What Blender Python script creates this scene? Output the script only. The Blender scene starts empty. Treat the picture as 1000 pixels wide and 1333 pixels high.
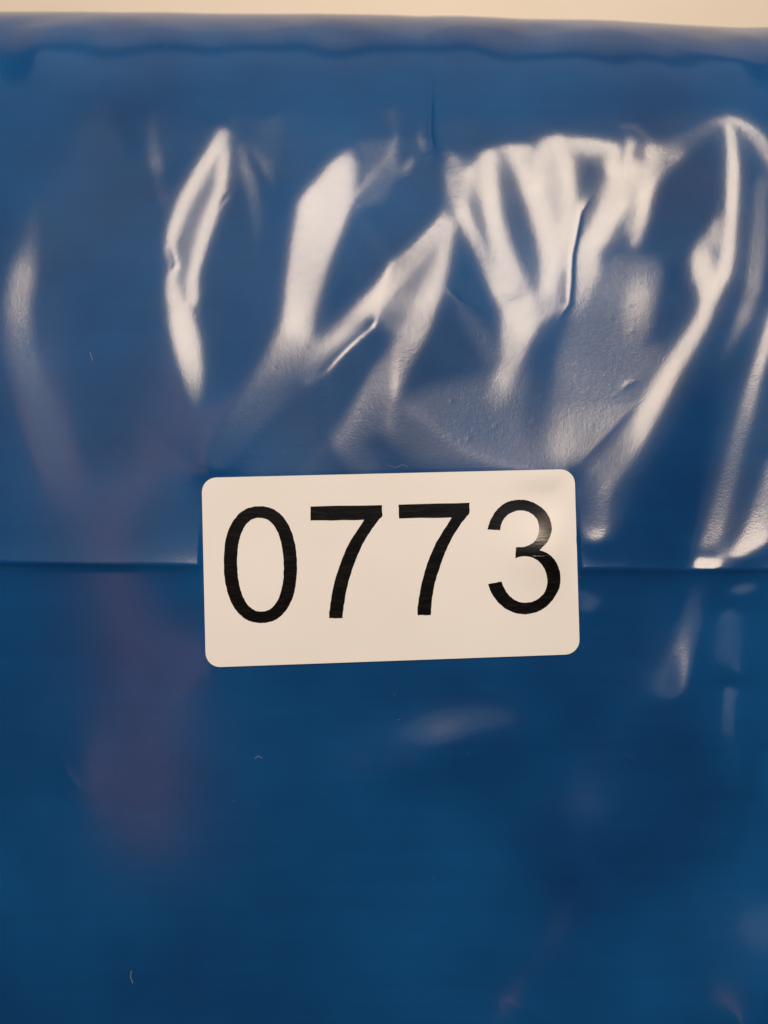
import bpy, bmesh, math, random
import numpy as np
from mathutils import Vector
from mathutils.geometry import tessellate_polygon

scene = bpy.context.scene
MM = 0.001
random.seed(7); rng = np.random.default_rng(7)
# ---------------------------------------------------------------- camera numbers (millimetres)
ZTOP = 50.0                      # height of the bag's flat top above the table
TILT = math.radians(8.0)
DIST = 192.5
FPX = 666.5/math.tan(math.radians(20.0))
CAM = np.array([0.0, -DIST*math.sin(TILT), ZTOP+DIST*math.cos(TILT)])
C_R = np.array([1.0, 0, 0]); C_U = np.array([0, math.cos(TILT), math.sin(TILT)]); C_F = np.array([0, math.sin(TILT), -math.cos(TILT)])
def project(P):
    d = P-CAM
    w = d@C_F
    return 500+FPX*(d@C_R)/w, 666.5-FPX*(d@C_U)/w
def plane_pt(px, py, z):
    d = C_F+C_R*((px-500)/FPX)+C_U*((666.5-py)/FPX)
    return CAM+d*((z-CAM[2])/d[2])
LAMP = np.array([25.0, 25+520*math.sin(math.radians(33)), 46+520*math.cos(math.radians(33))])
LAMP_R = 66.0
# ---------------------------------------------------------------- camera, world, lamps, exposure
cam_d = bpy.data.cameras.new('camera'); cam = bpy.data.objects.new('camera', cam_d)
scene.collection.objects.link(cam); scene.camera = cam
cam.location = Vector(CAM)*MM; cam.rotation_euler = (TILT, 0, 0)
cam_d.sensor_fit = 'VERTICAL'; cam_d.lens = 50.0; cam_d.sensor_height = 2*50*math.tan(math.radians(20)); cam_d.sensor_width = 36
cam_d.clip_start = 0.01; cam_d.clip_end = 50
cam_d.dof.use_dof = True; cam_d.dof.focus_distance = (DIST-1)*MM; cam_d.dof.aperture_fstop = 24.0
world = bpy.data.worlds.new('World'); scene.world = world; world.use_nodes = True
bg = world.node_tree.nodes['Background']; bg.inputs[0].default_value = (0.95, 0.95, 1.0, 1); bg.inputs[1].default_value = 0.12
def area(name, loc, target, shape, sx, sy, power, col):
    l = bpy.data.lights.new(name, 'AREA'); l.shape = shape; l.size = sx*MM
    if shape in ('RECTANGLE', 'ELLIPSE'): l.size_y = sy*MM
    l.energy = power; l.color = col
    o = bpy.data.objects.new(name, l); scene.collection.objects.link(o)
    o.location = Vector(loc)*MM
    o.rotation_euler = (Vector(target)-Vector(loc)).to_track_quat('-Z', 'Y').to_euler()
    return o
# ceiling lamp beyond the far edge of the bag: its flash is what runs along the folds
area('ceiling_lamp', LAMP, (0, 20, 45), 'DISK', 2*LAMP_R, 0, 2.36, (1.0, 0.785, 0.58))
# unseen wide pale panel added behind the lamp: the even steel-blue sheen on everything that leans that way
_d = math.radians(52.5)
area('sheen_fill_panel', (0, 20+1000*math.sin(_d), 45+1000*math.cos(_d)), (0, 20, 45), 'RECTANGLE', 740, 1427, 3.4, (0.84, 0.95, 1.0))
# reddish light added for an unseen warm object: the mauve gleam beside the label
area('mauve_gleam_light', (-78, 62, 330), (-78, 63, 0), 'RECTANGLE', 15, 262, 0.05, (1.0, 0.33, 0.22))
vs = scene.view_settings
vs.view_transform = 'Standard'; vs.look = 'None'; vs.exposure = 0; vs.gamma = 1
# ---------------------------------------------------------------- cross-section of the stuffed bag
T_ARC, R_ARC, PHI0 = 66.0, 43.5, math.radians(9.0)
Y_CREASE = plane_pt(500, 738, ZTOP)[1]
def sstep(a, b, x):
    k = np.clip((x-a)/(b-a), 0, 1); return k*k*(3-2*k)
def phi(t):
    p = PHI0*sstep(-4, 14, t)
    arc = np.clip((t-T_ARC)/R_ARC, 0, math.radians(78)-PHI0)
    return p+arc-np.clip((-84-t)/R_ARC, 0, math.radians(78))
TT = np.arange(-150, 140, 0.05)
_p = phi(TT)
YY = np.concatenate([[0], np.cumsum(np.cos(_p[:-1])*0.05)]); YY += Y_CREASE-np.interp(0, TT, YY)
ZZ = -np.concatenate([[0], np.cumsum(np.sin(_p[:-1])*0.05)]); ZZ += ZTOP-np.interp(-20, TT, ZZ)
# ---------------------------------------------------------------- painter: where the film turns towards the lamp
PW, PH, PS = 540, 720, 2.0       # half-resolution sheet, with a margin of 40 px
OX, OY = 40.0, 53.5
gy_, gx_ = np.mgrid[0:PH, 0:PW]
SHEET = np.zeros((PH, PW), np.float32)
def S(pts, soft=8.0):
    """soft stroke along (x, y, halfwidth, level) nodes, painted over what is there"""
    pad = soft+max(p[2] for p in pts)+4
    x0 = max(0, int((min(p[0] for p in pts)-pad+OX)/PS)); x1 = min(PW, int((max(p[0] for p in pts)+pad+OX)/PS)+2)
    y0 = max(0, int((min(p[1] for p in pts)-pad+OY)/PS)); y1 = min(PH, int((max(p[1] for p in pts)+pad+OY)/PS)+2)
    if x1 <= x0 or y1 <= y0: return
    X = gx_[y0:y1, x0:x1]*PS-OX; Y = gy_[y0:y1, x0:x1]*PS-OY
    best = np.full(X.shape, -1e9); lev = np.zeros(X.shape)
    if len(pts) == 1: pts = pts*2
    for a, b in zip(pts[:-1], pts[1:]):
        dx, dy = b[0]-a[0], b[1]-a[1]
        k = np.clip(((X-a[0])*dx+(Y-a[1])*dy)/max(dx*dx+dy*dy, 1e-6), 0, 1)
        d = np.hypot(X-a[0]-k*dx, Y-a[1]-k*dy)
        s = (a[2]+(b[2]-a[2])*k)-d
        v = a[3]+(b[3]-a[3])*k
        m = s > best
        best = np.where(m, s, best); lev = np.where(m, v, lev)
    mk = sstep(-soft, soft*0.6, best)
    SHEET[y0:y1, x0:x1] = SHEET[y0:y1, x0:x1]*(1-mk)+lev*mk
def P(poly, v, soft=10.0):
    X = gx_*PS-OX; Y = gy_*PS-OY
    ins = np.zeros(X.shape, bool); d2 = np.full(X.shape, 1e9)
    n = len(poly)
    for i in range(n):
        (ax, ay), (bx, by) = poly[i], poly[(i+1) % n]
        dx, dy = bx-ax, by-ay
        k = np.clip(((X-ax)*dx+(Y-ay)*dy)/max(dx*dx+dy*dy, 1e-6), 0, 1)
        d2 = np.minimum(d2, (X-ax-k*dx)**2+(Y-ay-k*dy)**2)
        c = ((ay > Y) != (by > Y))
        xi = ax+(Y-ay)*dx/(dy if abs(dy) > 1e-9 else 1e-9)
        ins ^= c & (X < xi)
    s = np.sqrt(d2)*np.where(ins, 1, -1)
    mk = sstep(-soft, soft*0.7, s)
    SHEET[:] = SHEET*(1-mk)+v*mk
# ---- soft grey areas first
P([(600,400),(640,480),(560,500),(480,540),(540,600),(700,612),(760,602),(800,560),(860,480),(880,420),(860,340),(800,330),(740,420),(700,480)], .25, 28)
P([(745,420),(800,330),(865,345),(872,430),(850,480),(800,560),(760,600),(725,600),(735,500)], .33, 18)
S([(50,270,10,.08),(42,320,10,.18),(32,360,13,.45),(25,400,14,.40),(28,450,17,.24),(50,520,20,.17),(70,590,22,.13),(90,640,22,.05)], 18)
S([(200,145,5,.08),(200,190,7,.22),(204,215,8,.38),(208,235,6,.15)], 7)
S([(215,262,6,.2),(205,240,6,.12)], 10)
S([(120,130,8,.08),(150,180,9,.1),(175,215,6,.06)], 10)
# ---- loop on the left
S([(275,215,5,.5),(262,250,11,.32),(248,300,11,.32),(240,340,8,.28),(241,368,6,.35)], 8)
S([(290,172,4,.9),(283,190,6,1),(262,222,6,1),(240,262,7,1),(226,300,6,1),(221,325,5,1),(227,345,4,.9)], 6)
S([(228,347,3,.9),(223,362,5,1),(226,385,8,1)], 6)
S([(291,175,5,1),(292,205,6,1),(287,245,6,1),(272,285,7,1),(259,325,6,1),(251,360,5,1),(250,390,7,1)], 6)
S([(228,385,6,1),(236,415,14,1),(244,450,15,1),(250,480,13,.8),(253,505,10,.45),(255,530,7,.15)], 10)
S([(313,192,4,.3),(318,215,7,.4),(328,245,8,.3),(333,275,8,.18),(335,330,7,.08)], 6)
P([(328,165),(372,140),(368,200),(357,232)], .12, 8)
S([(322,172,1.5,.2),(335,200,2,.4),(347,222,2.5,.55),(357,238,2,.25)], 4)
# ---- broad band
P([(465,185),(515,175),(520,215),(500,260),(470,270)], .24, 14)
S([(388,430,20,.75),(372,470,24,.5),(345,510,20,.4),(315,550,16,.33),(285,595,12,.22)], 16)
P([(455,196),(463,215),(458,250),(445,290),(430,330),(420,360),(412,400),(402,432),(372,432),(372,400),(376,360),(382,310),(390,262),(410,240),(432,212)], 1, 10)
S([(527,222,4,.28),(536,205,4,.32)], 7)
S([(546,172,2.5,.3),(551,182,4,.6),(555,195,2,.4)], 4)
# ---- inverted V
S([(560,345,8,.45),(545,375,14,.38),(515,415,20,.3)], 12)
S([(583,292,8,.7),(572,302,9,1),(550,325,9,1),(520,355,10,.95),(490,388,10,.95),(460,420,11,.85),(425,450,14,.6),(395,480,15,.45)], 11)
S([(505,490,18,.45),(480,530,20,.33),(455,570,22,.25),(470,600,18,.2)], 16)
S([(590,268,4,.3),(583,290,8,1),(580,320,8,1),(572,350,9,.9),(560,385,10,.8),(545,420,14,.65),(525,455,16,.55),(505,490,16,.45)], 11)
S([(572,303,4,1),(550,326,4,1),(520,357,4,1),(490,390,4,1),(460,422,4,1),(430,448,4,.9),(400,474,4,.6)], 6)
# ---- star of folds in the middle
P([(590,208),(606,222),(620,210),(700,193),(722,180),(745,185),(795,192),(805,230),(760,275),(745,330),(735,395),(700,420),(672,480),(655,480),(655,400),(630,340),(605,295),(593,250)], .72, 8)
S([(665,350,12,.95),(680,390,16,.95),(684,420,13,.9)], 9)
S([(712,186,6,1),(704,220,8,1),(699,250,9,1),(708,290,12,1),(722,330,12,1),(712,370,12,1)], 6)
S([(726,182,6,1),(735,215,7,1),(741,245,6,1),(742,275,7,1),(735,310,9,1)], 6)
S([(745,186,5,.9),(770,189,6,.9),(795,194,6,.95)], 5)
S([(632,203,6,.95),(660,195,6,.9),(685,195,6,.8)], 5)
S([(668,200,6,.9),(682,228,8,.95),(692,258,9,1),(702,292,10,1)], 6)
S([(610,236,5,.6),(618,265,9,.3),(630,300,9,.15),(638,326,5,.2)], 7)
S([(652,198,5,.4),(659,228,12,.25),(671,270,16,.18),(683,312,16,.18),(693,348,11,.22),(698,366,6,.35)], 10)
S([(718,215,8,.72),(720,245,11,.66)], 8)
P([(749,202),(788,205),(794,231),(783,248),(768,258),(756,265),(750,240)], .15, 9)
S([(588,208,6,1),(592,235,7,1),(597,265,7,1),(608,290,7,1),(625,320,7,1),(640,345,8,1),(655,370,12,1)], 6)
S([(635,205,8,1),(638,240,7,1),(640,275,8,1),(645,305,8,1),(655,335,11,1),(665,365,15,1)], 6)
S([(567,110,1.2,.1),(568,150,1.5,.15),(571,180,2,.25),(577,195,3,.6),(588,208,6,1)], 4)
S([(660,480,8,.7),(650,510,12,.42)], 12)
S([(735,352,5,.35),(733,370,6,.38),(738,392,4,.35)], 5)
# ---- diagonal band
S([(845,205,10,1),(830,220,12,1),(812,235,14,1),(800,265,16,1),(780,295,16,1),(765,322,14,1),(765,345,16,.85),(758,375,10,.7),(753,400,8,.5)], 10)
S([(880,200,8,.95),(860,207,8,1),(845,225,9,1),(838,250,9,1),(835,280,8,.9),(828,310,7,.6)], 8)
S([(824,258,3,.5),(816,298,5,.45)], 5)
S([(800,198,7,1),(798,220,8,1)], 5)
S([(806,186,4,.35),(808,196,2,.4)], 4)
S([(828,186,7,.2),(833,206,6,.2)], 6)
S([(820,184,3,1),(817,205,4,1),(815,220,6,1)], 4)
S([(808,168,3,.3),(825,168,3,.3),(842,180,3,.25),(850,195,3,.35)], 5)
P([(890,205),(935,180),(945,260),(925,290),(900,320),(888,380),(905,410),(880,440),(850,440),(868,350),(858,300),(868,260)], .05, 12)
S([(772,262,7,.3),(765,285,6,.22),(757,300,4,.25)], 5)
S([(760,262,2,1),(752,274,5,1),(744,288,5,.95)], 4)
# ---- right-hand crest
S([(935,290,6,.5),(930,310,10,.6)], 10)
S([(915,315,6,.5),(915,335,12,.85),(918,355,13,1),(925,375,9,1)], 10)
S([(848,198,3,.9),(868,199,3,1),(880,195,4,1),(905,180,4,1),(928,167,4,1),(945,164,5,1),(960,168,4,1),(980,183,5,1),(1000,208,6,1),(1020,240,6,.9)], 4)
S([(945,165,4,1),(950,190,5,1),(953,220,5.5,1),(953,260,6,1),(951,300,6,1),(948,330,7,1),(942,355,9,1),(930,375,9,1)], 5)
S([(835,350,6,.4),(833,375,11,.6),(828,400,12,.6),(825,430,10,.45)], 12)
S([(926,380,9,1),(922,395,7,1),(915,415,7,1),(900,440,8,1),(880,470,10,.95),(858,510,12,.95),(835,550,14,.85),(810,585,18,.75),(785,615,20,.8),(770,640,22,.9),(768,665,22,.85),(776,682,14,.6)], 11)
S([(990,240,9,.18),(988,300,11,.28),(985,340,11,.33),(980,380,10,.38),(970,410,9,.42),(958,435,7,.25),(945,460,7,.1)], 9)
S([(1012,400,6,1),(997,450,6,1),(985,490,6,.95),(975,530,7,.9),(963,575,6,.9),(955,610,6,.85),(945,650,7,.85),(935,685,7,.75),(925,705,6,.4)], 7)
S([(1012,600,8,.6),(1000,650,10,.6),(990,690,14,.55),(978,702,10,.4),(965,715,8,.2)], 10)
# ---- fold running down the middle
S([(757,278,1.6,.3),(752,302,1.6,.3),(747,326,1.6,.3)], 3)
S([(745,328,1.4,.4),(745,362,1.6,.3),(742,393,2.5,.2),(730,410,4,.1)], 4)
S([(730,410,4,.1),(715,440,9,.06),(708,480,12,.1),(700,520,14,.15),(695,570,14,.2)], 9)
# ---- the pressed crease and what lies below it
S([(915,733,5,.85),(928,733,5,.85)], 6)
S([(757,778,9,.5),(766,785,8,.5)], 8)
S([(960,768,4,.25),(972,764,5,.6),(983,761,4,.4)], 6)
S([(915,755,9,.13),(905,800,11,.12),(890,850,14,.12),(875,900,18,.08)], 14)
S([(955,800,8,.22),(960,840,8,.22),(965,870,5,.22)], 9)
S([(950,900,8,.12),(945,1000,9,.1)], 12)
S([(1005,985,10,.12),(985,1080,10,.08)], 12)
S([(985,1060,16,.1),(975,1200,20,.1),(960,1320,20,.08)], 24)
# ---- slack film low down at the right
S([(950,980,12,.09),(942,1080,14,.08),(932,1180,14,.06)], 22)
S([(1010,1180,16,.1),(990,1260,20,.1)], 26)
# ---- every flash fades out into the film round it
def _soft(x, s):
    k = np.exp(-.5*(np.arange(-int(3*s), int(3*s)+1)/s)**2); k /= k.sum()
    x = np.apply_along_axis(lambda r: np.convolve(r, k, 'same'), 1, x)
    return np.apply_along_axis(lambda r: np.convolve(r, k, 'same'), 0, x)
SHEET = np.maximum(_soft(SHEET, 1.2), .54*_soft(SHEET, 6.5))
# ---------------------------------------------------------------- solve the relief of the film
STEP = 0.25
U = -60+STEP*np.arange(480); T = -66+STEP*np.arange(720)
NU, NT = len(U), len(T)
ph = phi(T); Yb = np.interp(T, TT, YY); Zb = np.interp(T, TT, ZZ)
n0y, n0z = np.sin(ph), np.cos(ph)          # base normal (0, sin, cos); tangent v = (0, cos, -sin)
UU, TG = np.meshgrid(U, T)
PB = np.stack([UU, np.broadcast_to(Yb[:, None], UU.shape), np.broadcast_to(Zb[:, None], UU.shape)], -1)
PXg, PYg = project(PB)
def bil(img, x, y):
    x = np.clip(x, 0, img.shape[1]-1.001); y = np.clip(y, 0, img.shape[0]-1.001)
    i = x.astype(int); j = y.astype(int); a = x-i; b = y-j
    return (img[j, i]*(1-a)+img[j, i+1]*a)*(1-b)+(img[j+1, i]*(1-a)+img[j+1, i+1]*a)*b
def half_slopes():
    V = CAM-PB; V /= np.linalg.norm(V, axis=-1, keepdims=True)
    L = LAMP-PB; L /= np.linalg.norm(L, axis=-1, keepdims=True)
    H = V+L
    hn = H[..., 1]*n0y[:, None]+H[..., 2]*n0z[:, None]
    hv = H[..., 1]*n0z[:, None]-H[..., 2]*n0y[:, None]
    return -H[..., 0]/hn, -hv/hn           # wanted dh/du, dh/dt for a mirror flash
A0, B0 = half_slopes()
# how bright the lamp's flash is for a film tilted by r away from the mirror position (round lamp, GGX film)
RHO, ALPHA, ALPHA2 = 0.063, 0.042, 0.018
_g = np.linspace(-RHO, RHO, 61); _gx, _gy = np.meshgrid(_g, _g); _in = np.hypot(_gx, _gy) < RHO
R_TAB = np.linspace(0, .6, 121)
F_TAB = sum(w*np.array([(1/(1+((_gx-r)**2+_gy**2)/a**2)**2)[_in].sum()/a**2 for r in R_TAB]) for w, a in ((.58, ALPHA), (.42, ALPHA2))); F_TAB /= F_TAB[0]
I_T = bil(SHEET, (PXg+OX)/PS, (PYg+OY)/PS)
I_L = np.clip(I_T, 0.0, 1)**1.6
R_T = np.interp(-np.maximum(I_L, .016), -F_TAB, R_TAB)
inframe = (PXg > -38) & (PXg < 1038) & (PYg > -50) & (PYg < 1380)
LAB = [(262.5, 622), (748, 610.5), (755, 851.5), (268, 869)]
def quad_d(X, Y):
    X, Y = np.asarray(X, float), np.asarray(Y, float); d = np.full(X.shape, 1e9)
    for i in range(4):
        (ax, ay), (bx, by) = LAB[i], LAB[(i+1) % 4]
        l = math.hypot(bx-ax, by-ay)
        d = np.minimum(d, ((bx-ax)*(Y-ay)-(by-ay)*(X-ax))/l)
    return d
lab_in = sstep(0, 12, quad_d(PXg, PYg))
ku = 2*np.sin(np.pi*np.arange(NU+1)/(2*NU))/STEP
kt = 2*np.sin(np.pi*np.minimum(np.arange(2*NT), 2*NT-np.arange(2*NT))/(2*NT))/STEP
K2 = ku[None]**2+kt[:, None]**2; K2[0, 0] = 1
def grad(h):
    gx = np.diff(h, axis=1)/STEP; gy = np.diff(h, axis=0)/STEP
    return gx, gy
def nodes(gx, gy):
    a = np.pad(gx, ((0, 0), (1, 1))); b = np.pad(gy, ((1, 1), (0, 0)))
    return .5*(a[:, 1:]+a[:, :-1]), .5*(b[1:]+b[:-1])
def poisson(a, b, ell):
    gx = .5*(a[:, 1:]+a[:, :-1]); gy = .5*(b[1:]+b[:-1])
    dv = (np.diff(np.pad(gx, ((0, 0), (1, 1))), axis=1)+np.diff(np.pad(gy, ((1, 1), (0, 0))), axis=0))/STEP
    e = np.concatenate([dv, dv[::-1]], 0); e = np.concatenate([e, e[:, ::-1]], 1)
    D = np.fft.rfft2(e)
    D = -D/(K2*(1+ell*ell*K2)); D[0, 0] = 0
    return np.fft.irfft2(D, s=e.shape)[:NT, :NU]
LABEL_A = -0.02; LABEL_B = np.tan(ph-math.radians(4.0))[:, None]   # the label lies flat
KB = np.exp(-.5*K2*2.5**2); KB[0, 0] = 1
def blur(x):
    e = np.concatenate([x, x[::-1]], 0); e = np.concatenate([e, e[:, ::-1]], 1)
    return np.fft.irfft2(np.fft.rfft2(e)*KB, s=e.shape)[:NT, :NU]
def model(a, b):
    return np.interp(np.hypot(a-A0, b-B0), R_TAB, F_TAB)**(1/1.6)
SEEDS = [(325,400,1,30,120),(300,480,1,30,90),(520,250,1,40,60),(485,340,1,35,60),(548,385,-1.4,24,50),(512,440,-1.4,26,40),(475,500,-1.2,35,60),(610,400,-1,20,60),(620,270,1,10,40),(672,280,-1,12,60),
         (720,235,1,10,30),(775,235,-1,15,25),(765,285,1,8,20),(710,460,1,15,60),(885,330,1,30,110),(975,230,-1,25,60),(925,560,-1,40,120),(1003,560,1,18,60),(260,250,-1,8,60),(40,240,-1,30,60),(0,560,-1,20,60)]
def solve(n=60, verbose=False):
    a = np.zeros_like(A0); b = np.zeros_like(A0)
    for (x, y, s, rx, ry) in SEEDS:
        a += s*0.22*np.exp(-((PXg-x)/rx)**2-((PYg-y)/ry)**2)
    b += np.tan(ph)[:, None]*.9*sstep(250, 170, PXg)*(TG < 62)      # the left stays flat
    h = poisson(a, b, 2.0)
    for k in range(n):
        ell = 2.5*(0.2/2.5)**min(1, k/(n*0.8))
        a, b = nodes(*grad(h))
        da, db = a-A0, b-B0
        r = np.hypot(da, db)+1e-6
        dark = I_L < 0.017
        rt = np.where(dark, np.maximum(r, R_T), R_T)
        lit = I_T > 0.95
        rt = np.where(lit, np.minimum(r, R_T+0.025), rt)
        ua, ub = da/r, db/r
        if k % 2 and n*.1 < k < n*.5:           # where the film lies in the dark its tilt follows the neighbourhood
            wk = (I_L < .12)*1.0
            sa, sb = blur(da*wk), blur(db*wk)
            va, vb = da+2.5*sa, db+2.5*sb; q = np.hypot(va, vb)+1e-6
            pick = (I_L < .06) & (r < R_T*1.02)
            ua = np.where(pick, va/q, ua); ub = np.where(pick, vb/q, ub)
        ta, tb = a+.9*(A0+ua*rt-a), b+.9*(B0+ub*rt-b)
        m = inframe
        calm = dark*(r > R_T+.02)*np.where(PYg > 745, .10, .02)     # nothing bends the film here: let it lie flat
        ta = ta*(1-calm); tb = tb*(1-calm)
        ta = np.where(m, ta, a*0.97); tb = np.where(m, tb, b*0.97)
        ta = ta*(1-lab_in)+LABEL_A*lab_in; tb = tb*(1-lab_in)+LABEL_B*lab_in
        h = poisson(ta, tb, ell)
        if verbose and k % 10 == 9:
            a, b = nodes(*grad(h)); print(k, ell, 'err', np.sqrt(np.mean((model(a, b)-I_T)[inframe & (lab_in < .1)]**2)), np.ptp(h))
    return h
# ---------------------------------------------------------------- materials
def mat(name):
    m = bpy.data.materials.new(name); m.use_nodes = True
    return m, m.node_tree.nodes, m.node_tree.links, m.node_tree.nodes['Principled BSDF']
def node(ns, t, **kw):
    n = ns.new(t)
    for k, v in kw.items():
        if k in n.inputs: n.inputs[k].default_value = v
        else: setattr(n, k, v)
    return n
def film_material():
    m, ns, lk, b = mat('blue_film')
    tc = node(ns, 'ShaderNodeTexCoord')
    big = node(ns, 'ShaderNodeTexNoise', Scale=34.0, Detail=3.0); lk.new(tc.outputs['Object'], big.inputs['Vector'])  # random mottling in the blue, standing in for soft sheen variation
    r = node(ns, 'ShaderNodeValToRGB'); lk.new(big.outputs['Fac'], r.inputs[0])
    r.color_ramp.elements[0].position = .3; r.color_ramp.elements[0].color = (0.0022, 0.037, 0.138, 1)
    r.color_ramp.elements[1].position = .7; r.color_ramp.elements[1].color = (0.0036, 0.072, 0.232, 1)
    # faint extrusion lines across the web
    sm = node(ns, 'ShaderNodeMapping'); sm.inputs['Scale'].default_value = (.04, 1, .3); lk.new(tc.outputs['Object'], sm.inputs['Vector'])
    sn = node(ns, 'ShaderNodeTexNoise', Scale=900.0, Detail=4.0); lk.new(sm.outputs[0], sn.inputs['Vector'])
    sr = node(ns, 'ShaderNodeMapRange'); sr.inputs[1].default_value = .3; sr.inputs[2].default_value = .7; sr.inputs[3].default_value = .965; sr.inputs[4].default_value = 1.035
    lk.new(sn.outputs['Fac'], sr.inputs[0])
    mx = node(ns, 'ShaderNodeVectorMath', operation='SCALE'); lk.new(r.outputs[0], mx.inputs[0]); lk.new(sr.outputs[0], mx.inputs['Scale'])
    lk.new(mx.outputs[0], b.inputs['Base Color'])
    b.inputs['IOR'].default_value = 1.5; b.inputs['Specular IOR Level'].default_value = .135
    b.inputs['Coat Weight'].default_value = .175; b.inputs['Coat Roughness'].default_value = .09; b.inputs['Coat IOR'].default_value = 1.5
    rough = node(ns, 'ShaderNodeTexNoise', Scale=160.0, Detail=4.0); lk.new(tc.outputs['Object'], rough.inputs['Vector'])
    mr = node(ns, 'ShaderNodeMapRange'); mr.inputs[3].default_value = 0.175; mr.inputs[4].default_value = 0.215
    lk.new(rough.outputs['Fac'], mr.inputs[0]); lk.new(mr.outputs[0], b.inputs['Roughness'])
    # orange-peel grain of blown film, drawn out a little along the roll
    mp = node(ns, 'ShaderNodeMapping'); mp.inputs['Scale'].default_value = (1.0, 0.72, 1.0); mp.inputs['Rotation'].default_value = (0, 0, math.radians(24))
    lk.new(tc.outputs['Object'], mp.inputs['Vector'])
    g1 = node(ns, 'ShaderNodeTexNoise', Scale=5200.0, Detail=1.5, Roughness=.6); lk.new(mp.outputs[0], g1.inputs['Vector'])
    g2 = node(ns, 'ShaderNodeTexNoise', Scale=1300.0, Detail=1.0); lk.new(mp.outputs[0], g2.inputs['Vector'])
    ad = node(ns, 'ShaderNodeMath', operation='MULTIPLY_ADD'); ad.inputs[1].default_value = 0.5
    lk.new(g2.outputs['Fac'], ad.inputs[0]); lk.new(g1.outputs['Fac'], ad.inputs[2])
    bp = node(ns, 'ShaderNodeBump'); bp.inputs['Strength'].default_value = 1.0; bp.inputs['Distance'].default_value = 0.0000065
    lk.new(ad.outputs[0], bp.inputs['Height']); lk.new(bp.outputs[0], b.inputs['Normal']); lk.new(bp.outputs[0], b.inputs['Coat Normal'])
    return m
def label_material():
    m, ns, lk, b = mat('label_paper')
    tc = node(ns, 'ShaderNodeTexCoord')
    n = node(ns, 'ShaderNodeTexNoise', Scale=55.0, Detail=5.0); lk.new(tc.outputs['Object'], n.inputs['Vector'])
    r = node(ns, 'ShaderNodeValToRGB'); lk.new(n.outputs['Fac'], r.inputs[0])
    r.color_ramp.elements[0].position = .25; r.color_ramp.elements[0].color = (0.76, 0.745, 0.72, 1)
    r.color_ramp.elements[1].position = .75; r.color_ramp.elements[1].color = (0.81, 0.80, 0.785, 1)
    lk.new(r.outputs[0], b.inputs['Base Color']); b.inputs['Roughness'].default_value = .6; b.inputs['Specular IOR Level'].default_value = .2
    g = node(ns, 'ShaderNodeTexNoise', Scale=1800.0, Detail=2.0); lk.new(tc.outputs['Object'], g.inputs['Vector'])
    bp = node(ns, 'ShaderNodeBump'); bp.inputs['Strength'].default_value = 1.0; bp.inputs['Distance'].default_value = 0.000012
    lk.new(g.outputs['Fac'], bp.inputs['Height']); lk.new(bp.outputs[0], b.inputs['Normal'])
    return m
def ink_material():
    m, ns, lk, b = mat('black_print')
    tc = node(ns, 'ShaderNodeTexCoord')
    mp = node(ns, 'ShaderNodeMapping'); mp.inputs['Scale'].default_value = (.25, 1.6, 1); lk.new(tc.outputs['Object'], mp.inputs['Vector'])
    n = node(ns, 'ShaderNodeTexNoise', Scale=2200.0, Detail=3.0); lk.new(mp.outputs[0], n.inputs['Vector'])
    r = node(ns, 'ShaderNodeValToRGB'); lk.new(n.outputs['Fac'], r.inputs[0])
    r.color_ramp.elements[0].position = .45; r.color_ramp.elements[0].color = (0.0020, 0.0017, 0.0015, 1)
    r.color_ramp.elements[1].position = .82; r.color_ramp.elements[1].color = (0.012, 0.010, 0.009, 1)
    lk.new(r.outputs[0], b.inputs['Base Color']); b.inputs['Roughness'].default_value = .15; b.inputs['IOR'].default_value = 1.28
    bp = node(ns, 'ShaderNodeBump'); bp.inputs['Strength'].default_value = 1.0; bp.inputs['Distance'].default_value = 0.000006
    lk.new(n.outputs['Fac'], bp.inputs['Height']); lk.new(bp.outputs[0], b.inputs['Normal'])
    return m
def table_material():
    m, ns, lk, b = mat('cream_table')
    tc = node(ns, 'ShaderNodeTexCoord')
    n = node(ns, 'ShaderNodeTexNoise', Scale=60.0, Detail=4.0); lk.new(tc.outputs['Object'], n.inputs['Vector'])
    r = node(ns, 'ShaderNodeValToRGB'); lk.new(n.outputs['Fac'], r.inputs[0])
    r.color_ramp.elements[0].position = .3; r.color_ramp.elements[0].color = (0.66, 0.585, 0.48, 1)
    r.color_ramp.elements[1].position = .7; r.color_ramp.elements[1].color = (0.69, 0.61, 0.505, 1)
    lk.new(r.outputs[0], b.inputs['Base Color']); b.inputs['Roughness'].default_value = .5
    return m
def dust_material():
    m, ns, lk, b = mat('pale_lint'); b.inputs['Base Color'].default_value = (.26, .28, .30, 1); b.inputs['Roughness'].default_value = .8
    return m
def mesh_obj(name, verts, faces, material, parent=None, smooth=True):
    me = bpy.data.meshes.new(name); me.from_pydata(verts, [], faces); me.update()
    me.materials.append(material)
    if smooth: me.polygons.foreach_set('use_smooth', np.ones(len(me.polygons), bool))
    o = bpy.data.objects.new(name, me); scene.collection.objects.link(o)
    if parent: o.parent = parent
    return o

# ---------------------------------------------------------------- the table
def slab(x0, x1, y0, y1, z0, z1, c):
    ring = []
    for z, k in ((z0, 0), (z1-c, 0), (z1, c)):
        ring.append([(x0+k, y0+k, z), (x1-k, y0+k, z), (x1-k, y1-k, z), (x0+k, y1-k, z)])
    v = [p for r in ring for p in r]
    f = [(3, 2, 1, 0), (8, 9, 10, 11)]
    for a in (0, 4):
        for i in range(4): f.append((a+i, a+(i+1) % 4, a+4+(i+1) % 4, a+4+i))
    return v, f
v, f = slab(-.7, .7, -.45, .6, -.03, 0, .003)
table = mesh_obj('table_top', v, f, table_material(), smooth=False); table['kind'] = 'structure'
table['label'] = 'cream table top behind the far edge of the bag'

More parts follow.
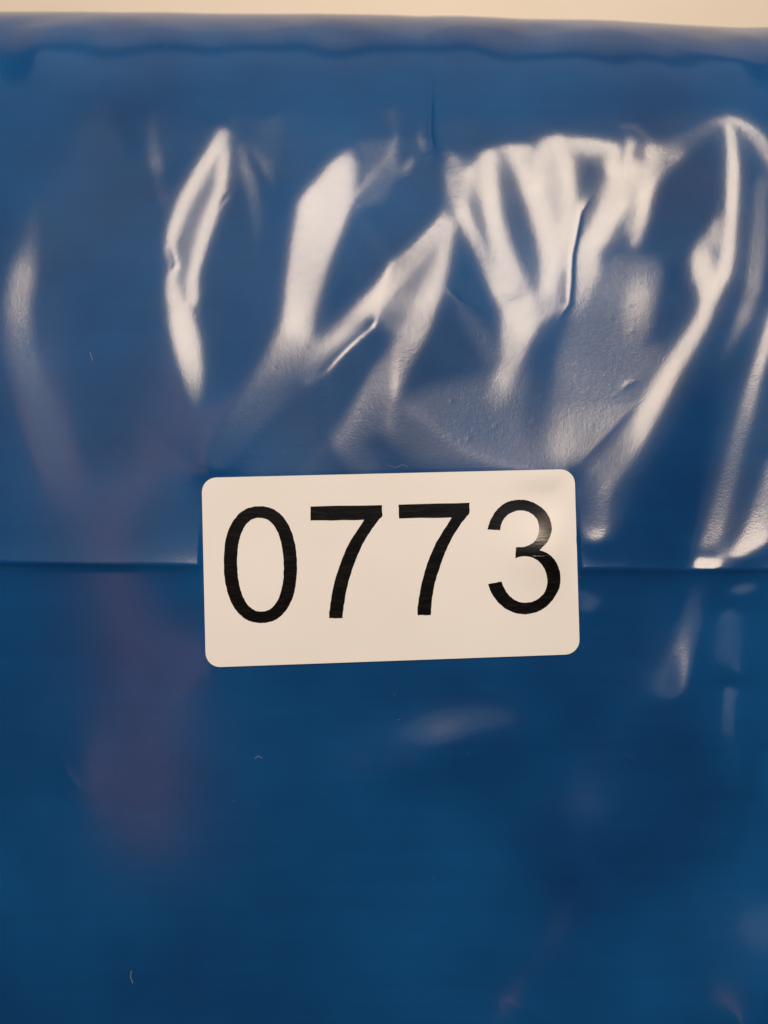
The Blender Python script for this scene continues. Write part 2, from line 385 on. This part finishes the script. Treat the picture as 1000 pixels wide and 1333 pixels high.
# ---------------------------------------------------------------- relief of the film
h = solve(64)
def poly_d(X, Y, pts):
    """distance to a polyline in photo units, and the place along it (0..1)"""
    best = np.full(X.shape, 1e9); along = np.zeros(X.shape); n = len(pts)-1
    for i in range(n):
        (ax, ay), (bx, by) = pts[i][:2], pts[i+1][:2]
        dx, dy = bx-ax, by-ay
        k = np.clip(((X-ax)*dx+(Y-ay)*dy)/(dx*dx+dy*dy), 0, 1)
        d = np.hypot(X-ax-k*dx, Y-ay-k*dy); m = d < best
        best = np.where(m, d, best); along = np.where(m, (i+k)/n, along)
    return best, along
out_lab = 1-sstep(-4, 6, quad_d(PXg, PYg))
# the pressed crease: a sharp low ridge right across the bag
cy = np.interp(PXg, [-60, 0, 260, 755, 1060], [731.5, 732.5, 735.5, 739, 740.5])
dc = (cy-PYg)*0.105
h = h+(1-sstep(-8, -2, quad_d(PXg, PYg)))*.55*np.where(dc > 0, np.exp(-np.abs(dc)/3.4), np.exp(-np.abs(dc)/.75))*(1+.2*np.sin(PXg*.011+1))
# the pinched little fold in the middle and the long pleat above it
for pts, amp, wid in (([(768, 258), (757, 274), (752, 300), (746, 330), (745, 362), (743, 390), (730, 409)], .06, 2.4),
                      ([(561, 40), (561, 110), (560, 170), (566, 200)], -.32, 8.0),
                      ([(569, 60), (568, 130), (572, 185)], .05, 4.0),
                      ([(222, 318), (229, 345), (224, 352)], .03, 3.0),
                      ([(286, 268), (293, 258), (296, 250)], .02, 2.5),
                      ([(583, 374), (600, 390), (626, 402)], .05, 3.0),
                      ([(812, 502), (820, 494), (832, 489)], .02, 4.0),
                      ([(812, 982), (818, 988), (826, 993)], .10, 3.5),
                      ([(590, 882), (640, 902), (672, 914)], .02, 4.0),
                      ([(80, 985), (88, 1010), (104, 1026)], .04, 4.0)):
    d, k = poly_d(PXg, PYg, pts)
    h = h+out_lab*amp*np.exp(-d/wid)*np.sin(np.pi*np.clip(k, .02, .98))**.6
# soft undulation of the far shoulder
def wave(u, t, s):
    o = np.zeros(np.broadcast(u, t).shape); r = np.random.default_rng(s)
    for i in range(9):
        a = r.uniform(0, 6.28); q = 2*np.pi/r.uniform(11, 34); th = r.normal(0, .45)
        o = o+np.cos(q*(u*math.cos(th)+t*math.sin(th))+a)/9**.5
    return o
h = h+(.16*wave(UU, TG, 3)+.10*wave(UU*1.5, TG*1.3, 31))*sstep(69, 82, TG)*sstep(98, 88, TG)
# the bent rim of the shoulder: beyond it the film drops away steeply
kp = np.interp(PXg[100], [-60,0,60,110,145,200,270,330,390,440,480,520,555,590,630,690,730,760,800,850,880,930,1000,1060],
                         [46,44,48,44,42,48,46,42,36,40,42,48,53,40,33,39,48,45,42,39,43,58,80,95])
top_rows = (T > 40) & (T < 100)
tk = np.array([np.interp(-kp[i], -PYg[top_rows, i], T[top_rows]) for i in range(NU)])
ex = np.clip(TG-tk[None], 0, None); h = h-.045*(np.sqrt(ex*ex+.25)-.5)
# a shallow fold low on the right
d_, k_ = poly_d(PXg, PYg, [(640, 1420), (690, 1320), (740, 1220), (805, 1110)])
sd = (PXg-np.interp(PYg, [1110, 1220, 1320, 1420], [805, 740, 690, 640]))*.105
h = h+np.clip(1-np.abs(k_-.35)*1.7, 0, 1)*1.2*np.exp(-(np.where(sd < 0, sd/5.5, sd/9))**2)*(PYg > 1050)
h = h-.036*np.clip(UU-2, 0, 80)*sstep(72, 104, TG)
away = 1-sstep(-130, -4, quad_d(PXg, PYg))
for x_, y_, rx_, ry_, A_b in ((545, 990, 85, 46, .85), (655, 965, 75, 40, .55), (885, 960, 60, 70, .75), (975, 985, 55, 75, .85), (985, 1250, 75, 75, 1.0), (760, 1090, 90, 60, .45), (960, 860, 26, 80, .3), (890, 860, 30, 90, .25), (950, 1120, 40, 150, .35), (820, 1240, 60, 150, -.5), (100, 1010, 40, 60, .12)):
    h = h+A_b*np.exp(-((PXg-x_-.12*(PYg-y_)*(x_ > 700))/rx_)**2-((PYg-y_)/ry_)**2)
h = h+.85*wave(UU*.62, TG*.42, 21)*sstep(-2, -26, TG)*sstep(2, 24, UU)*away+.2*wave(UU*.9, TG*.6, 8)*sstep(-2, -26, TG)*sstep(2, 24, UU)*away+.16*wave(UU*1.3, TG*.9, 17)*sstep(-2, -26, TG)*sstep(-6, 6, UU)*away   # slack film low down
# pimples trapped under the film
pim = [(619, 465), (586, 473), (606, 473), (629, 436), (588, 518), (646, 550), (610, 567), (697, 541), (822, 393), (825, 425), (798, 408),
       (803, 508), (773, 548), (782, 290), (937, 268), (984, 833), (881, 852), (804, 970), (150, 964), (430, 250), (466, 263), (405, 452), (358, 479), (73, 258), (178, 640), (227, 634), (989, 650), (574, 290), (665, 300)]
pim += [(rng.uniform(300, 990), rng.uniform(230, 640)) for _ in range(70)]+[(rng.uniform(0, 1000), rng.uniform(200, 1300)) for _ in range(40)]
for i, (x, y) in enumerate(pim):
    w = rng.uniform(2.0, 2.8); A = (rng.uniform(.004, .010) if i < 29 else rng.uniform(.0015, .005))*(1 if rng.random() < .7 else -1)
    d2 = ((PXg-x)**2+(PYg-y)**2)/w**2
    m = d2 < 12
    h[m] += A*np.exp(-d2[m])*out_lab[m]

# ---------------------------------------------------------------- the bag: dense in the middle, coarser towards the ends
def outer(a, b, n):           # steps growing from STEP
    k = np.linspace(0, 1, n+1)[1:]; return a+(b-a)*(k*.25+k*k*.75)
UE = np.concatenate([outer(U[0], -124, 44)[::-1], U, outer(U[-1], 124, 44)])
t_hi = TT[np.argmax((TT > 60) & (ZZ < .4))] if ((TT > 60) & (ZZ < .4)).any() else 125.0
t_lo = TT[TT < -60][np.argmax(ZZ[TT < -60] > .4)]
TE = np.concatenate([outer(T[0], t_lo, 60)[::-1], T, outer(T[-1], t_hi, 10)])
iu = np.clip((UE-U[0])/STEP, 0, NU-1.001); it_ = np.clip((TE-T[0])/STEP, 0, NT-1.001)
GU, GT = np.meshgrid(UE, TE)
H = bil(h, *np.meshgrid(iu, it_))
far = np.maximum(np.maximum(np.abs(GU)-60, -66-GT), GT-114).clip(0)
H = H*np.exp(-(far/22)**2)+.5*wave(GU, GT, 11)*sstep(4, 30, far)
pe = phi(TE)[:, None]
X = GU.copy(); Y = np.interp(TE, TT, YY)[:, None]+H*np.sin(pe); Z = np.interp(TE, TT, ZZ)[:, None]+H*np.cos(pe)
w = np.clip((np.abs(GU)-76)/48, 0, 1)
Z = Z*np.sqrt(np.clip(1-w**2.4, 0, 1)); Y = Y*(1-.06*w**2)
Z = np.maximum(Z, .35)
# the flat seat of the label: best plane through the film there
Q = np.stack([X, Y, Z], -1); qx, qy = project(Q)
inl = quad_d(qx, qy) > 4
def quadr(x, y): return np.stack([x, y, np.ones_like(x), x*x*.01, x*y*.01, y*y*.01, x**3*1e-4, x*x*y*1e-4, x*y*y*1e-4, y**3*1e-4], -1)
A_ = quadr(X[inl], Y[inl])
LP = np.linalg.lstsq(A_, Z[inl], rcond=None)[0]
def lab_z(x, y): return quadr(np.asarray(x, float), np.asarray(y, float))@LP
def lab_bump(px, py):         # the label dips and swells a little where it is not quite stuck down
    g = lambda x, y, rx, ry: np.exp(-((px-x)/rx)**2-((py-y)/ry)**2)
    return sstep(0, 34, quad_d(px, py))*(.54*g(714, 722, 46, 36)-.45*g(718, 650, 46, 30)+.05*g(330, 760, 90, 60)-.04*g(520, 700, 80, 60))
qd = quad_d(qx, qy); gap = np.where(inl, Z-lab_z(X, Y), 0); wgt = inl*1.0
for r_ in (1, 2, 4, 8, 16, 24):                     # carry the misfit outwards, fading, so that the film meets the label's edge
    for ax in (0, 1):
        for sh in (r_, -r_):
            ga, wa = np.roll(gap*wgt, sh, ax), np.roll(wgt, sh, ax)
            gap, wgt = np.where(wgt > 0, gap, np.where(wa > 0, ga, 0)), np.maximum(wgt, (wa > 0)*1.0)
for _ in range(14):
    for ax in (0, 1): gap = np.where(inl, gap, (np.roll(gap, 2, ax)+np.roll(gap, -2, ax)+gap)/3)
Z = Z-gap*sstep(-90, 4, qd)
seat = sstep(1, 9, qd)
Z = Z*(1-seat)+(lab_z(X, Y)-.03)*seat+lab_bump(qx, qy)*sstep(-30, 10, qd)
nT, nU = X.shape
verts = np.stack([X, Y, Z], -1).reshape(-1, 3)*MM
idx = np.arange(nT*nU).reshape(nT, nU)
quads = np.stack([idx[:-1, :-1], idx[:-1, 1:], idx[1:, 1:], idx[1:, :-1]], -1).reshape(-1, 4)
loop = list(idx[0, :])+list(idx[1:, -1])+list(idx[-1, -2::-1])+list(idx[-2:0:-1, 0])
me = bpy.data.meshes.new('plastic_bag')
nv = len(verts); rim = verts[loop].copy(); rim[:, 2] = .00012
allv = np.concatenate([verts, rim, [[0, 0, .00012]]])
m_ = len(loop); L_ = np.array(loop); r0 = nv+np.arange(m_); r1 = nv+(np.arange(m_)+1) % m_
skirt = np.stack([L_, r0, r1, np.roll(L_, -1)], -1)
tris = np.stack([r1, r0, np.full(m_, nv+m_)], -1)
fl = np.concatenate([quads.ravel(), skirt.ravel(), tris.ravel()]).astype(np.int32)
nq = len(quads)+m_
ls = np.concatenate([np.arange(nq)*4, nq*4+np.arange(m_)*3]).astype(np.int32)
me.vertices.add(len(allv)); me.vertices.foreach_set('co', allv.astype(np.float32).ravel())
me.loops.add(len(fl)); me.loops.foreach_set('vertex_index', fl)
me.polygons.add(len(ls)); me.polygons.foreach_set('loop_start', ls)
me.polygons.foreach_set('use_smooth', np.ones(len(ls), bool))
me.update(calc_edges=True); me.validate()
me.materials.append(film_material())
bag = bpy.data.objects.new('plastic_bag', me); scene.collection.objects.link(bag)
bag['label'] = 'stuffed glossy blue plastic bag, creased and wrinkled, with a white number label'
bag['category'] = 'bag'

# ---------------------------------------------------------------- the label and its number
def quad_px(s, t):
    a = np.array(LAB, float)
    p = a[0]*(1-s)*(1-t)+a[1]*s*(1-t)+a[2]*s*t+a[3]*(1-s)*t
    return p

def on_label(px, py, lift):
    z = lab_z(0, -8); bump = lab_bump(px, py)+lift
    for _ in range(5):
        p = plane_pt(px, py, z); z = lab_z(p[0], p[1])+bump
    p = plane_pt(px, py, z)
    return (p[0]*MM, p[1]*MM, z*MM)
def make_label(rad=19.0, W=486.0, Hh=244.0):
    k = np.concatenate([rad*(1-np.cos(np.linspace(0, math.pi/2, 9))), np.linspace(rad, Hh-rad, 40)[1:-1], Hh-rad+rad*np.sin(np.linspace(0, math.pi/2, 9))])
    n = 90; vs_, fs = [], []
    for y in k:
        e = min(y, Hh-y); cut = rad-math.sqrt(max(rad*rad-(rad-e)**2, 0)) if e < rad else 0
        for i in range(n+1):
            x = cut+(W-2*cut)*i/n
            q = quad_px(x/W, y/Hh); vs_.append(on_label(q[0], q[1], .13))
    m = len(k)
    for j in range(m-1):
        for i in range(n): a = j*(n+1)+i; fs.append((a, a+n+1, a+n+2, a+1))
    rim = list(range(n+1))+[j*(n+1)+n for j in range(1, m)]+[(m-1)*(n+1)+i for i in range(n-1, -1, -1)]+[j*(n+1) for j in range(m-2, 0, -1)]
    b = len(vs_)
    vs_ += [vs_[r] for r in rim]; c = len(vs_); vs_ += [(vs_[r][0], vs_[r][1], vs_[r][2]-.26*MM) for r in rim]
    L = len(rim)
    for i in range(L): fs.append((b+i, b+(i+1) % L, c+(i+1) % L, c+i))
    return vs_, fs
v, f = make_label()
label = mesh_obj('label', v, f, label_material(), bag)
label['label'] = 'white rounded paper label printed with the black number 0773'
ink = ink_material()
def digit(loops, lift=.146):
    """thin printed plate cut along closed outlines (first outer, others holes)"""
    vs_, fs, top, mp_ = [], [], [], []
    for lp in loops:
        mp_ += range(len(vs_), len(vs_)+len(lp)); vs_ += [on_label(x, y, lift) for x, y in lp]
        top.append([Vector((x, -y, 0)) for x, y in lp])
    for t in tessellate_polygon(top):
        a, b, c = (mp_[i] for i in t)
        pa, pb, pc = (Vector(vs_[i]) for i in (a, b, c))
        fs.append((a, b, c) if (pb-pa).cross(pc-pa).z > 0 else (a, c, b))
    bm = bmesh.new(); bv = [bm.verts.new(p) for p in vs_]
    for q in fs: bm.faces.new([bv[i] for i in q])
    for cutlen in (.0016, .0009):                   # finer inside, so that the print follows the paper
        ed = [e for e in bm.edges if e.calc_length() > cutlen and not e.is_boundary]
        bmesh.ops.subdivide_edges(bm, edges=ed, cuts=1); bmesh.ops.triangulate(bm, faces=bm.faces[:])
    vs_ = []
    bm.verts.index_update()
    for q in bm.verts:
        c = np.array(q.co)/MM; px, py = project(c); vs_.append((q.co.x, q.co.y, (lab_z(c[0], c[1])+lab_bump(px, py)+lift)*MM))
    fs = [tuple(q.index for q in fc.verts) for fc in bm.faces]; bm.free()
    for lp in loops:
        b = len(vs_); n = len(lp)
        vs_ += [on_label(x, y, lift) for x, y in lp]+[on_label(x, y, lift-.014) for x, y in lp]
        for i in range(n):
            j = (i+1) % n; fs.append((b+i, b+j, b+n+j, b+n+i))
    return mesh_obj('digit', vs_, fs, ink, label)
def smooth_loop(pts, corners, ox, oy, k=7.407, n=5):
    P_ = [np.array([ox+x/k, oy+y/k]) for x, y in pts]; N = len(P_); o = []
    for i in range(N):
        a, b = P_[i], P_[(i+1) % N]
        p = 2*a-b if i in corners else P_[i-1]; q = 2*b-a if (i+1) % N in corners else P_[(i+2) % N]
        for j in range(n):
            t = j/n
            o.append(tuple(.5*(2*a+(b-p)*t+(2*p-5*a+4*b-q)*t*t+(3*a-p-3*b+q)*t**3)))
    return o
def stepped(lp, amp=.30):
    return [(x+random.uniform(-amp, amp), y+random.uniform(-amp, amp)) for x, y in lp]
def oval(cx, cy_, rx, ry, p, shear, n=110):
    o = []
    for i in range(n):
        a = 2*math.pi*i/n; c, s = math.cos(a), math.sin(a)
        x = rx*abs(c)**(2/p)*math.copysign(1, c); y = ry*abs(s)**(2/p)*math.copysign(1, s)
        o.append((cx+x+shear*y, cy_+y-.022*x))
    return o
digit([stepped(oval(339.1, 734.9, 47.6, 76, 2.25, .026)), stepped(oval(339.2, 735, 30.2, 61, 2.25, .026))])
seven = [(68,105),(757,92),(762,198),(700,270),(605,410),(525,570),(460,750),(412,930),(387,1090),(378,1183),(250,1183),(252,1110),(271,980),(310,800),(370,620),(450,445),(588,235),(70,242)]
digit([stepped(smooth_loop(seven, (0, 1, 2, 9, 10, 16, 17), 395, 645))])
seven = [(65,125),(750,108),(750,210),(690,280),(605,405),(530,555),(470,710),(417,880),(388,1050),(376,1190),(250,1190),(253,1090),(271,980),(310,800),(370,625),(450,455),(580,250),(70,257)]
digit([stepped(smooth_loop(seven, (0, 1, 2, 9, 10, 16, 17), 510, 640))])
three = [(70,400),(100,315),(145,235),(205,172),(283,130),(370,115),(445,120),(530,150),(610,205),(665,280),(692,370),(685,440),(650,520),(575,600),(650,632),(720,695),(762,780),(776,880),(765,965),(722,1050),(655,1130),(563,1190),(460,1218),(365,1212),(270,1178),(190,1120),(132,1050),(97,985),(80,928),
         (207,903),(235,970),(280,1035),(345,1087),(425,1107),(500,1099),(570,1063),(625,1000),(648,920),(645,850),(617,772),(570,712),(510,675),(445,660),(390,663),(340,680),(348,572),(415,570),(480,550),(537,503),(565,435),(567,360),(543,293),(490,245),(425,220),(350,222),(275,255),(225,308),(203,360),(195,408)]
digit([stepped(smooth_loop(three, (0, 13, 28, 29, 44, 45, 58), 625, 635), .25)])

# ---------------------------------------------------------------- lint and specks on the film
def film_pt(px, py, lift):
    z = ZTOP
    j = np.unravel_index(np.argmin((qx-px)**2+(qy-py)**2), qx.shape)
    p = plane_pt(px, py, Z[j]+lift); return np.array(p)
dv, df = [], []
def fibre(pts, r):
    P_ = [film_pt(x, y, .06) for x, y in pts]
    for i, p in enumerate(P_):
        t = P_[min(i+1, len(P_)-1)]-P_[max(i-1, 0)]; t /= np.linalg.norm(t); s = np.cross(t, [0, 0, 1.0]); s /= np.linalg.norm(s)
        for k in range(5):
            a = 2*math.pi*k/5; dv.append(tuple((p+r*(math.cos(a)*s+math.sin(a)*np.array([0, 0, 1.0])))*MM))
        if i:
            b = len(dv)-10
            for k in range(5): df.append((b+k, b+(k+1) % 5, b+5+(k+1) % 5, b+5+k))
def speck(px, py, r):
    p = film_pt(px, py, r*.5); b = len(dv)
    for q in ((1, .2, 0), (-.3, .9, .1), (-.8, -.5, 0), (.4, -1, .05), (.1, 0, .9), (0, 0, -.6)): dv.append(tuple((p+r*np.array(q))*MM))
    for i in range(4): j = (i+1) % 4; df.append((b+i, b+j, b+4)); df.append((b+j, b+i, b+5))
fibre([(171, 1264), (170, 1272), (173, 1280)], .045)
fibre([(332, 988), (336, 984), (341, 987)], .04)
fibre([(505, 606), (515, 609), (524, 605), (531, 608)], .03)
fibre([(117, 458), (119, 464), (121, 470)], .035)
for x, y, r in ((519, 937, .10), (514, 904, .06), (609, 981, .06), (472, 1026, .05), (302, 974, .06), (304, 1042, .06), (777, 823, .06), (28, 493, .06), (564, 1144, .05), (82, 142, .08), (216, 62, .10), (176, 31, .08), (760, 644, .06)): speck(x, y, r)
dust = mesh_obj('dust', dv, df, dust_material()); dust['kind'] = 'stuff'
dust['label'] = 'tiny pale lint fibres and specks scattered over the blue film'; dust['category'] = 'dust'
